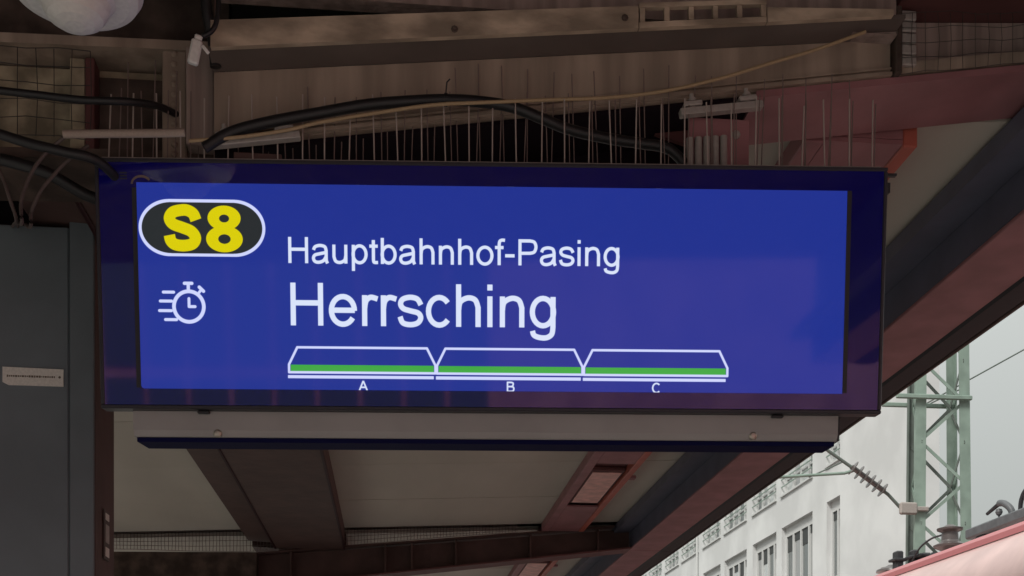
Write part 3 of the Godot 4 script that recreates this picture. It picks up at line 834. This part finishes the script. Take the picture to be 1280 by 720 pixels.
	for r in rows:
		var t := thing("bird_spike_strip", r[5], "bird spikes", sx0 * Vector3(0, H + 0.001, r[0]), "bird spikes on the display")
		t.rotation = Vector3(0, s.rotation.y, 0)
		st = mb()
		box(st, Vector3(-0.985, 0.0, -0.008), Vector3(0.985, 0.004, 0.008), 0.001)
		put("base_strip", st, mats.galv if r[0] > -0.03 else mats.pin_dull, t)
		st = mb()
		tube(st, [Vector3.ZERO, Vector3(0, 1, 0)], r[3], 6)
		var p0: MeshInstance3D = null
		for k in 33:
			var x: float = -0.971 + r[4] * k + rng.randf_range(-0.003, 0.003) + (0.03 if r[0] < -0.06 else 0.016 if r[0] < -0.03 else 0.0)
			if x > 0.985: continue
			var xf := Transform3D(Basis.from_euler(Vector3(rng.randf_range(-0.03, 0.05), 0, rng.randf_range(-0.04, 0.04))) * Basis.from_scale(Vector3(1, r[1] * rng.randf_range(0.93, 1.05), 1)), Vector3(x, 0.003, 0))
			if p0 == null:
				p0 = put("spike", st, mats[r[2]], t)
				p0.transform = xf
			else:
				again(p0, t, xf)

# ---------------------------------------------------------------- cables, brackets, fittings under the near beam
func under_beam() -> void:
	var cable := func(called: String, pts: Array, r: float, m: String, label: String, cat: String) -> void:
		var st := mb()
		tube(st, curve(up_by_eye(pts)), r, 10)
		tag(put(called, st, mats[m], self), label, cat)
	cable.call("black_cable", [Vector3(-0.462, 1.496, -2.990), Vector3(-0.394, 1.539, -2.990), Vector3(-0.297, 1.570, -2.990), Vector3(-0.179, 1.598, -2.990), Vector3(-0.060, 1.625, -2.990), Vector3(0.060, 1.641, -2.990), Vector3(0.141, 1.648, -2.990), Vector3(0.222, 1.648, -2.990), Vector3(0.303, 1.639, -2.990), Vector3(0.385, 1.615, -2.995), Vector3(0.455, 1.600, -3.01), Vector3(0.556, 1.588, -3.020), Vector3(0.640, 1.580, -3.020), Vector3(0.714, 1.570, -3.020), Vector3(0.760, 1.53, -3.020)], 0.0135, "cable", "thick black cable arching over the top of the display", "cable")
	cable.call("tan_cable", [Vector3(-0.498, 1.509, -2.985), Vector3(-0.374, 1.525, -2.985), Vector3(-0.257, 1.549, -2.985), Vector3(-0.178, 1.572, -2.985), Vector3(-0.040, 1.601, -2.982), Vector3(0.100, 1.622, -2.97), Vector3(0.221, 1.635, -2.97), Vector3(0.384, 1.655, -2.978), Vector3(0.549, 1.674, -2.985), Vector3(0.695, 1.699, -2.985), Vector3(0.842, 1.740, -2.985), Vector3(0.969, 1.785, -2.985), Vector3(1.098, 1.830, -2.985), Vector3(1.231, 1.884, -2.985)], 0.0045, "tan_cable", "thin tan cable running up to the right across the brown beam", "cable")
	cable.call("black_cable", [Vector3(-1.3, 1.63, -2.980), Vector3(-1.001, 1.610, -2.980), Vector3(-0.945, 1.605, -2.980), Vector3(-0.851, 1.599, -2.980), Vector3(-0.757, 1.593, -2.980), Vector3(-0.691, 1.594, -2.980), Vector3(-0.634, 1.605, -3.0), Vector3(-0.586, 1.630, -3.06), Vector3(-0.557, 1.655, -3.14)], 0.009, "cable", "black cable sagging at the upper left towards the riveted post", "cable")
	cable.call("black_cable", [Vector3(-1.2, 1.53, -2.970), Vector3(-0.998, 1.510, -2.970), Vector3(-0.942, 1.494, -2.970), Vector3(-0.867, 1.474, -2.970), Vector3(-0.792, 1.459, -2.970), Vector3(-0.71, 1.449, -3.0), Vector3(-0.66, 1.43, -3.18)], 0.012, "cable", "upper of two thick black cables running behind the display's left corner", "cable")
	cable.call("black_cable", [Vector3(-1.3, 1.57, -3.14), Vector3(-1.075, 1.536, -3.14), Vector3(-1.015, 1.52, -3.14), Vector3(-0.944, 1.505, -3.14), Vector3(-0.874, 1.484, -3.14), Vector3(-0.793, 1.450, -3.17), Vector3(-0.711, 1.433, -3.200)], 0.015, "cable", "lower of two thick black cables running behind the display's left corner", "cable")
	cable.call("conduit", [Vector3(-0.786, 1.487, -2.940), Vector3(-0.677, 1.494, -2.940), Vector3(-0.563, 1.501, -2.940), Vector3(-0.50, 1.506, -2.940)], 0.0095, "conduit", "pale straight conduit lying along the display's top left edge", "conduit")
	cable.call("conduit", [Vector3(-0.782, 1.488, -2.95), Vector3(-0.826, 1.463, -2.970), Vector3(-0.858, 1.423, -2.970), Vector3(-0.882, 1.373, -2.970), Vector3(-0.893, 1.328, -2.970), Vector3(-0.897, 1.29, -2.99), Vector3(-1.0, 1.425, -3.30), Vector3(-1.165, 1.645, -3.84)], 0.0045, "conduit_dark", "thin brown conduit bending down from the pale conduit's end to the pillar", "conduit")
	cable.call("conduit", [Vector3(-0.739, 1.488, -2.99), Vector3(-0.791, 1.454, -3.000), Vector3(-0.827, 1.413, -3.000), Vector3(-0.857, 1.373, -3.000), Vector3(-0.880, 1.329, -3.01), Vector3(-0.888, 1.30, -3.03), Vector3(-0.98, 1.42, -3.30), Vector3(-1.135, 1.645, -3.84)], 0.0045, "conduit_dark", "thin brown conduit curving down nearest the display's left side", "conduit")
	cable.call("conduit", [Vector3(-1.05, 1.50, -3.0), Vector3(-0.974, 1.445, -3.000), Vector3(-0.946, 1.404, -3.000), Vector3(-0.929, 1.354, -3.000), Vector3(-0.925, 1.32, -3.04), Vector3(-1.01, 1.42, -3.30), Vector3(-1.18, 1.645, -3.84)], 0.0045, "conduit_dark", "thin brown conduit coming down at the left edge of the view", "conduit")
	cable.call("hanging_cable", [Vector3(-0.40, 2.25, -2.900), Vector3(-0.408, 1.95, -2.900), Vector3(-0.411, 1.847, -2.900), Vector3(-0.417, 1.769, -2.900), Vector3(-0.428, 1.735, -2.900), Vector3(-0.452, 1.718, -2.900)], 0.006, "cable", "dark cable hanging from the ceiling to the small white connector", "cable")
	cable.call("hanging_cable", [Vector3(-0.44, 2.25, -2.98), Vector3(-0.452, 1.95, -2.99), Vector3(-0.458, 1.85, -3.0), Vector3(-0.445, 1.78, -3.02), Vector3(-0.44, 1.72, -3.03)], 0.014, "cable", "thick dark cable hanging beside the ledge's left end", "cable")
	var ti := mb()
	lathe(ti, [[0.0135, -0.004], [0.016, -0.004], [0.016, 0.004], [0.0135, 0.004]], 16, Transform3D(Basis(Vector3.BACK, PI / 2), Vector3(0.135, 1.648 + EYE, -2.99)))
	tube(ti, [Vector3(0.135, 1.66 + EYE, -2.985), Vector3(0.137, 1.684 + EYE, -2.975), Vector3(0.145, 1.69 + EYE, -2.97)], 0.002, 5)
	tag(put("cable_tie", ti, mats.cable, self), "black tie round the crest of the thick arching cable", "cable tie")
	# small white connector box on its cable
	var w := thing("connector_box", "small white plastic connector hanging tilted at the ledge's left end", "connector", Vector3(-0.469, 1.683 + EYE, -2.90))
	w.rotation = Vector3(0.15, 0.2, -0.2)
	var st := mb()
	box(st, Vector3(-0.013, -0.032, -0.01), Vector3(0.013, 0.024, 0.01), 0.004)
	put("body", st, mats.white_plastic, w)
	st = mb()
	box(st, Vector3(-0.008, 0.0245, -0.008), Vector3(0.010, 0.036, 0.008), 0.003)
	put("cap", st, mats.white_plastic, w)
	st = mb()
	box(st, Vector3(0.004, 0.014, 0.0102), Vector3(0.026, 0.022, 0.0125), 0.001, Transform3D(Basis(Vector3.BACK, -0.6)))
	put("tab", st, mats.white_plastic, w)
	# round white fitting at the top left
	var r := thing("round_fitting", "round white plastic ceiling fitting with a domed centre at the top left", "ceiling fitting", Vector3(-0.660, 1.580 + EYE, -2.56))
	st = mb()
	lathe(st, [[0.0, -0.060], [0.02, -0.0588], [0.04, -0.053], [0.056, -0.042], [0.066, -0.026], [0.071, -0.010], [0.080, -0.002], [0.108, 0.0], [0.126, 0.008], [0.137, 0.026], [0.140, 0.05], [0.140, 0.09], [0.0, 0.10]], 64)
	put("housing", st, mats.white_plastic, r)
	for k in 2:
		st = mb()
		var ang: float = [0.55, -0.55][k]
		box(st, Vector3(-0.022, -0.003, 0.122), Vector3(0.022, 0.009, 0.143), 0.002, Transform3D(Basis(Vector3.UP, ang), Vector3(0, 0.030, 0)))
		put("vent", st, mats.sticker, r)
	st = mb()
	tube(st, [Vector3(0, 0.10, 0), Vector3(0, 0.669, 0)], 0.03, 14)
	put("stem", st, mats.brown_dark, r)
	# brackets clamping the display to the beam
	for k in 2:
		var o := Vector3([0.847, -0.338][k], [1.664, 1.532][k] + EYE, [-2.992, -3.01][k])
		var g := thing("hanger_bracket", ["galvanised hanger bracket with two clamps above the display's right half", "galvanised hanger bracket with two clamps above the display's left end"][k], "bracket", o, "brackets carrying the display")
		var tilt := Transform3D(Basis(Vector3.BACK, 0.152))
		st = mb()
		box(st, Vector3(-0.11, -0.009, -0.012), Vector3(0.11, 0.009, 0.012), 0.002, tilt)
		put("bar", st, mats.galv, g)
		for x in [-0.073, 0.073]:
			st = mb()
			box(st, Vector3(x - 0.024, 0.013, -0.02), Vector3(x + 0.024, 0.026, 0.012), 0.003, tilt)
			put("clamp", st, mats.galv, g)
			st = mb()
			tube(st, [tilt * Vector3(x, 0.0095, 0.0), tilt * Vector3(x, 0.046, 0.0)], 0.006, 8)
			tube(st, [tilt * Vector3(x, 0.027, 0.0), tilt * Vector3(x, 0.034, 0.0)], 0.011, 6)
			put("bolt", st, mats.galv, g)
		if k == 0:
			st = mb()
			box(st, Vector3(-0.075, -0.17, -0.045), Vector3(0.085, -0.004, -0.035), 0.002)
			put("hanger_plate", st, mats.red, g)
			st = mb()
			lathe(st, [[0.0, 0.008], [0.008, 0.007], [0.012, 0.0]], 10, Transform3D(Basis(Vector3.RIGHT, PI / 2), Vector3(0.05, -0.045, -0.034)))
			put("bolt_head", st, mats.galv, g)
			for j in 5:
				st = mb()
				tube(st, [Vector3(-0.076 + 0.0225 * j, -0.16, -0.026), Vector3(-0.076 + 0.0225 * j, -0.066 + 0.0025 * j, -0.026)], 0.0095, 10)
				put("pleated_cover", st, mats.galv, g)
		else:
			st = mb()
			box(st, Vector3(-0.06, -0.05, -0.045), Vector3(0.06, -0.014, -0.035), 0.002)
			put("hanger_plate", st, mats.maroon, g)

# ---------------------------------------------------------------- across the tracks
func building() -> void:
	var b := thing("office_building", "white rendered building with rows of tall windows beyond the tracks", "building", Vector3(14.0, -0.96, -30.0))
	# local: x into the building, z towards the camera (0 at its near corner)
	var top_y := 0.96 + EYE
	var spans := [[5.95, 7.10]]
	var d := 8.40
	while d < 58.0:
		spans.append([d, d + 3.15])
		spans.append([d + 3.75, d + 6.6])
		d += 7.4
	var rows := [[0.9, 4.0], [5.0, 8.1], [9.2, 12.3], [13.4, 16.4]]
	var roof := 18.2 + top_y
	var st := mb()
	var length := 64.0
	# wall: spandrel bands, then piers between the windows of each row
	var y0 := 0.0
	for r in rows:
		box(st, Vector3(0, y0, -length), Vector3(0.4, r[0] + top_y, 0))
		y0 = r[1] + top_y
	box(st, Vector3(0, y0, -length), Vector3(0.4, roof, 0))
	for r in rows:
		var z := 0.0
		for s in spans:
			box(st, Vector3(0, r[0] + top_y, -s[0]), Vector3(0.4, r[1] + top_y, -z))
			z = s[1]
		box(st, Vector3(0, r[0] + top_y, -length), Vector3(0.4, r[1] + top_y, -z))
	put("wall", st, mats.facade, b)
	st = mb()
	var lying := Transform3D(Basis(Vector3.RIGHT, Vector3(0, 0, -1), Vector3.UP), Vector3.ZERO)    # plan drawn in x, depth
	prism(st, PackedVector2Array([Vector2(0.401, 1.3), Vector2(0.401, length), Vector2(13.0, length), Vector2(13.0, 33.0)]), 0.0, roof - 0.01, lying)
	put("wall", st, mats.facade, b)
	st = mb()
	prism(st, PackedVector2Array([Vector2(-0.25, -0.2), Vector2(-0.25, length), Vector2(13.2, length), Vector2(13.2, 33.0)]), roof, roof + 0.25, lying)
	put("roof", st, mats.concrete, b)
	for zz in [7.7, 11.85, 23.2, 38.0]:
		st = mb()
		tube(st, [Vector3(-0.07, 0, -zz), Vector3(-0.07, roof, -zz)], 0.05, 8)
		if zz > 20: put("downpipe", st, mats.win_frame, b)
	var shades := [mats.pane0, mats.pane1, mats.pane2]
	for ri in rows.size():
		var r: Array = rows[ri]
		for si in spans.size():
			if ri != 1 and ri != 2 and si > 6: continue
			var s: Array = spans[si]
			var w: float = s[1] - s[0]
			var h: float = r[1] - r[0]
			var win := Node3D.new()
			win.name = "window"
			b.add_child(win, true)
			win.position = Vector3(0, r[0] + top_y, -s[1])
			st = mb()                                   # sill, frame, transom, mullions
			box(st, Vector3(-0.07, 0.0, -0.05), Vector3(0.30, 0.06, w + 0.05))
			put("sill", st, mats.win_frame, win)
			st = mb()
			box(st, Vector3(0.16, 0.061, 0.0), Vector3(0.26, 0.16, w))
			box(st, Vector3(0.16, h - 0.34, 0.0), Vector3(0.30, h, w))
			box(st, Vector3(0.16, 0.161, 0.0), Vector3(0.26, h - 0.341, 0.10))
			box(st, Vector3(0.16, 0.161, w - 0.10), Vector3(0.26, h - 0.341, w))
			var n := 4 if w > 2.0 else 2
			for k in range(1, n):
				var z := w * k / n
				box(st, Vector3(0.15, 0.161, z - 0.055), Vector3(0.25, h - 0.341, z + 0.055))
			box(st, Vector3(0.17, 0.62, 0.101), Vector3(0.24, 0.68, w - 0.101))
			put("frame", st, mats.win_frame, win)
			for k in n:
				var z0 := w * k / n + 0.04
				var z1 := w * (k + 1) / n - 0.04
				st = mb()
				box(st, Vector3(0.22, 0.15, z0), Vector3(0.232, h - 0.6, z1))
				put("pane", st, shades[[1, 0, 2, 1, 0, 2, 1][(k * 2 + si * 3 + ri) % 7]], win)
				st = mb()
				box(st, Vector3(0.20, h - 0.605 - 0.28 * ((k + si) % 2), z0), Vector3(0.24, h - 0.335, z1))
				put("blind", st, mats.win_dark, win)
			if ri == 2:
				st = mb()
				for y in [0.35, 0.62, 0.9]:
					box(st, Vector3(-0.03, y, 0.0), Vector3(0.0, y + 0.03, w))
				put("railing", st, mats.mast, win)

func tint_hall() -> void:      # invented and unseen; added to tint the display glass reflections pink
	var b := thing("tint_hall", "added unseen pink hall behind the photographer, tinting the display glass reflection", "building", Vector3(0, -0.96, 42.0))
	var st := mb()
	box(st, Vector3(-45, 0, 0), Vector3(45, 15.0, 12), 0.05)
	put("wall", st, mats.hall_tint, b)
	st = mb()
	box(st, Vector3(-45.4, 15.01, -0.5), Vector3(45.4, 15.6, 12.5), 0.05)
	put("roof", st, mats.maroon, b)
	for k in 24:                       # dark panes added to keep the reflection untinted on the display's left
		for f in 3:
			st = mb()
			box(st, Vector3(-44.0 + 1.72 * k, 1.2 + 4.4 * f, -0.06), Vector3(-42.5 + 1.72 * k, 5.2 + 4.4 * f, -0.002), 0.01)
			put("window", st, mats.pane0, b)
	for k in 6:
		for f in 2:
			st = mb()
			box(st, Vector3(1.5 + 6.9 * k, 1.6 + 4.0 * f, -0.06), Vector3(3.4 + 6.9 * k, 4.2 + 4.0 * f, -0.002), 0.01)
			put("window", st, mats.pane0, b)

func mast() -> void:
	var m := thing("lattice_mast", "pale green steel lattice mast standing behind the train", "mast", Vector3(7.25, -0.96, -15.0))
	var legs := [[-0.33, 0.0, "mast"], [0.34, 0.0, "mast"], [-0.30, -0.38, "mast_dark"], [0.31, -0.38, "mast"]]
	var H := 11.5
	var at := func(k: int, y: float) -> Vector3:
		var f := 1.0 - 0.028 * (y - 3.6)
		return Vector3(legs[k][0] * f, y, -0.19 + (legs[k][1] + 0.19) * f)
	for k in 4:
		var st := mb()
		var a: Vector3 = at.call(k, 0.0)
		var z: Vector3 = at.call(k, H)
		var sxn := -1.0 if legs[k][0] < 0 else 1.0
		var back := 1.0 if legs[k][1] > -0.1 else -1.0
		bar(st, a, z, 0.145 if k < 2 else 0.11, 0.014)
		bar(st, a + Vector3(0.06 * sxn, 0, -0.03 * back), z + Vector3(0.06 * sxn, 0, -0.03 * back), 0.05, 0.014, Vector3.RIGHT)
		put("leg", st, mats[legs[k][2]], m)
	var step := 0.54
	var n := int(H / step)
	for f in [[0, 1], [2, 3], [0, 2], [1, 3]]:
		for k in n:
			var st := mb()
			var y := k * step + 0.25
			var side := Vector3.BACK if f[0] + 1 == f[1] else Vector3.RIGHT
			var off := Vector3(0, 0, 0.012 if f[0] == 0 else -0.012) if side == Vector3.BACK else Vector3(-0.012 if f[0] == 0 else 0.012, 0, 0)
			if k % 2 == 0: bar(st, at.call(f[0], y) - off, at.call(f[1], y + step) - off, 0.042, 0.008, side)
			else: bar(st, at.call(f[1], y) - off, at.call(f[0], y + step) - off, 0.042, 0.008, side)
			put("brace", st, mats.mast if f[0] == 0 else mats.mast_dark, m)  # back and right faces shaded by the darker colour
	var st := mb()
	box(st, Vector3(-0.66, 7.27, 0.012), Vector3(0.38, 7.33, 0.06), 0.01)
	box(st, Vector3(-0.66, 7.29, -0.44), Vector3(0.38, 7.35, -0.40), 0.01)
	put("collar", st, mats.mast, m)
	st = mb()
	box(st, Vector3(-0.62, 5.74, 0.012), Vector3(-0.38, 5.90, 0.08), 0.02)
	box(st, Vector3(-0.40, 5.79, 0.012), Vector3(-0.22, 5.85, 0.06), 0.01)
	put("clamp", st, mats.galv, m)
	st = mb()
	box(st, Vector3(-0.45, 0, -0.55), Vector3(0.45, 0.35, 0.2), 0.03)
	put("foundation", st, mats.concrete, m)
	# cantilever with its ribbed insulator
	var c := thing("cantilever_arm", "overhead line cantilever arm with ribbed insulator reaching left from the mast", "cantilever", Vector3(6.66, 3.21 + EYE, -15.0))
	var o := c.position
	var P := func(x: float, y: float) -> Vector3: return Vector3(x, y + EYE, -15.0) - o
	st = mb()
	tube(st, [P.call(6.691, 3.20), P.call(6.494, 3.40), P.call(6.058, 3.705), P.call(5.732, 3.92), P.call(5.2, 4.27)], 0.022, 8)
	put("diagonal_tube", st, mats.mast_dark, c)
	st = mb()
	tube(st, [P.call(6.02, 3.70), P.call(5.90, 3.665), P.call(4.925, 3.584), P.call(4.1, 3.53)], 0.02, 8)
	put("steady_arm", st, mats.mast, c)
	st = mb()
	tube(st, [P.call(5.862, 3.805), P.call(5.42, 3.60)], 0.01, 6)
	put("stay_wire", st, mats.mast_dark, c)
	var p0: Vector3 = P.call(6.42, 3.455)
	var p1: Vector3 = P.call(6.02, 3.735)
	var dir := (p1 - p0).normalized()
	var bs := Basis(dir.cross(Vector3.BACK).normalized(), dir, Vector3.BACK)
	st = mb()
	lathe(st, [[0.0, -0.03], [0.035, -0.03], [0.035, p0.distance_to(p1) + 0.03], [0.0, p0.distance_to(p1) + 0.03]], 10, Transform3D(bs, p0))
	put("insulator_rod", st, mats.ceramic, c)
	st = mb()
	lathe(st, [[0.036, -0.014], [0.10, -0.006], [0.10, 0.004], [0.036, 0.014]], 14, Transform3D(bs, Vector3.ZERO))
	var fin := put("insulator_fin", st, mats.ceramic, c)
	fin.position = p0
	for k in range(1, 6):
		again(fin, c, Transform3D(Basis(), p0.lerp(p1, k / 5.0)))
	st = mb()
	tube(st, curve([Vector3(-6, 8.9, -30), Vector3(5.0, 6.9, -18), Vector3(9.114, 5.839 + EYE, -18.0), Vector3(10.05, 6.444 + EYE, -18.0), Vector3(30, 19, -18.0)].slice(2), 4), 0.012, 6)
	tag(put("stay_wire", st, mats.mast_dark, self), "thin wire rising to the right across the pale sky", "wire")

func train() -> void:
	var t := thing("red_train", "red electric railcar whose pale glossy roof shoulder shows at the lower right", "train", Vector3(4.75, -0.96, 0))
	var Y := func(y: float) -> float: return y + EYE + 0.96
	var z0 := -34.0
	var z1 := 26.0
	var side := PackedVector2Array()
	for q in [[-1.40, 0.35], [-1.42, 1.0], [-1.42, Y.call(0.55)], [-1.40, Y.call(0.80)]]: side.append(Vector2(q[0], q[1]))
	for q in [[1.40, Y.call(0.80)], [1.42, Y.call(0.55)], [1.42, 1.0], [1.40, 0.35]]: side.append(Vector2(q[0], q[1]))
	var st := mb()
	prism(st, side, z0, z1, Transform3D(), true)
	put("body", st, mats.train_red, t)
	var roofp := PackedVector2Array()
	var right := [[-1.398, 0.802], [-1.385, 0.90], [-1.345, 1.02], [-1.27, 1.14], [-1.16, 1.245], [-1.03, 1.325]]
	for q in right: roofp.append(Vector2(q[0], Y.call(q[1])))
	for q in [[-0.7, 1.44], [-0.35, 1.555], [0.0, 1.60], [0.35, 1.555], [0.7, 1.44]]: roofp.append(Vector2(q[0], Y.call(q[1])))
	for k in right.size(): roofp.append(Vector2(-right[right.size() - 1 - k][0], Y.call(right[right.size() - 1 - k][1])))
	st = mb()
	prism(st, roofp, z0, z1, Transform3D(), true)
	put("roof", st, mats.train_roof_glare, t)
	st = mb()
	var rail := PackedVector2Array()
	for q in [[-1.095, 1.292], [-1.035, 1.33], [-1.00, 1.355], [-1.045, 1.366], [-1.09, 1.330]]: rail.append(Vector2(q[0], Y.call(q[1])))
	prism(st, rail, z0, z1)
	put("roof_rail", st, mats.train_edge, t)
	for k in 16:
		var z := -32.0 + k * 3.5
		st = mb()
		box(st, Vector3(-1.435, Y.call(-0.55), z), Vector3(-1.41, Y.call(0.38), z + 2.2), 0.01)
		put("window", st, mats.pane0, t)
		st = mb()
		box(st, Vector3(-1.432, 1.05, z + 2.4), Vector3(-1.41, Y.call(0.5), z + 3.3), 0.01)
		put("door", st, mats.train_roof_glare, t)
	st = mb()
	for k in 9:
		box(st, Vector3(-1.1, 0.0, -32.0 + k * 6.5), Vector3(1.1, 0.349, -29.0 + k * 6.5))
	put("underframe", st, mats.roof_black, t)
	# --- roof equipment, each piece on its own foot
	var ins := func(x: float, y: float, z: float, k: float) -> void:
		var i := Node3D.new()
		i.name = "insulator"
		t.add_child(i, true)
		i.position = Vector3(x, Y.call(y), z)
		var q := mb()
		lathe(q, [[0.075, -0.14], [0.075, 0.0], [0.06, 0.004], [0.07, 0.06], [0.13, 0.088], [0.136, 0.104], [0.08, 0.13], [0.07, 0.15]].map(func(p): return [p[0] * k, p[1] * k]), 28)
		put("lower_shed", q, mats.insulator, i)
		q = mb()
		lathe(q, [[0.071, 0.15], [0.066, 0.215], [0.104, 0.232], [0.108, 0.247], [0.055, 0.262], [0.03, 0.278], [0.0, 0.282]].map(func(p): return [p[0] * k, p[1] * k]), 28)
		put("cap", q, mats.insulator, i)
	ins.call(-0.04, 1.655, -9.62, 1.0)
	ins.call(0.30, 1.66, -11.6, 0.9)
	st = mb()
	lathe(st, [[0.0, 0.045], [0.10, 0.045], [0.16, 0.02], [0.165, 0.0], [0.09, -0.02], [0.09, -0.14], [0.0, -0.14]], 24, Transform3D(Basis(), Vector3(-0.05, Y.call(1.70), -10.72)))
	put("roof_plate", st, mats.insulator, t)
	for q in [[-0.10, -10.52, 0.035, 1.86], [-0.02, -10.36, 0.03, 1.845], [0.03, -10.25, 0.045, 1.80]]:
		st = mb()
		box(st, Vector3(q[0] - q[2], Y.call(1.56), q[1] - 0.05), Vector3(q[0] + q[2], Y.call(q[3]), q[1] + 0.05), 0.012)
		box(st, Vector3(q[0] - q[2] - 0.03, Y.call(1.765), q[1] - 0.07), Vector3(q[0] + q[2] + 0.03, Y.call(1.79), q[1] + 0.07), 0.006)
		put("cable_box", st, mats.roof_black, t)
	st = mb()
	tube(st, curve([Vector3(-0.06, Y.call(1.74), -10.3), Vector3(-0.06, Y.call(1.83), -10.15), Vector3(-0.05, Y.call(1.875), -9.95), Vector3(-0.05, Y.call(1.87), -9.75)]), 0.009, 8)
	put("jumper_cable", st, mats.roof_black, t)
	st = mb()
	tube(st, [Vector3(0.0, Y.call(1.64), -10.6), Vector3(0.0, Y.call(1.72), -9.7)], 0.03, 8)
	tube(st, [Vector3(-0.05, Y.call(1.60), -10.2), Vector3(-0.05, Y.call(1.73), -9.9)], 0.025, 8)
	put("bus_bar", st, mats.roof_black, t)
	st = mb()
	box(st, Vector3(-0.07, Y.call(1.748), -9.30), Vector3(0.09, Y.call(1.832), -5.8), 0.012)
	put("pantograph_beam", st, mats.roof_grey, t)
	for z in [-9.1, -7.7, -6.3]:
		st = mb()
		box(st, Vector3(-0.05, Y.call(1.55), z - 0.07), Vector3(0.08, Y.call(1.747), z + 0.07), 0.01)
		put("beam_foot", st, mats.roof_grey, t)
	var P := func(x: float, y: float, z: float) -> Vector3: return Vector3(x, Y.call(y), z)
	st = mb()
	tube(st, curve([P.call(0.01, 1.80, -8.68), P.call(0.0, 1.88, -8.70), P.call(-0.02, 1.935, -8.76), P.call(-0.03, 1.95, -8.82)]), 0.026, 10)
	put("lever", st, mats.roof_grey, t)
	st = mb()
	tube(st, [P.call(-0.03, 1.945, -8.82), P.call(-0.05, 1.895, -8.97)], 0.018, 10, 0.013)
	put("lever_tip", st, mats.roof_black, t)
	st = mb()
	lathe(st, [[0.0, 0.03], [0.022, 0.022], [0.028, 0.0], [0.02, -0.02], [0.008, -0.03], [0.008, -0.09]], 12, Transform3D(Basis(), P.call(-0.02, 1.885, -8.84)))
	put("bushing", st, mats.roof_grey, t)
	st = mb()
	tube(st, curve([P.call(0.02, 1.825, -8.60), P.call(0.02, 1.93, -8.58), P.call(0.03, 2.0, -8.52), P.call(0.05, 2.05, -8.38), P.call(0.10, 2.13, -8.0), P.call(0.2, 2.25, -7.2)]), 0.017, 10)
	put("pantograph_arm", st, mats.roof_black, t)
	for k in 5:
		st = mb()
		box(st, P.call(0.0, 1.834, -8.52 + 0.075 * k), P.call(0.10, 1.955, -8.465 + 0.075 * k), 0.01)
		put("spring_box", st, mats.roof_grey, t)
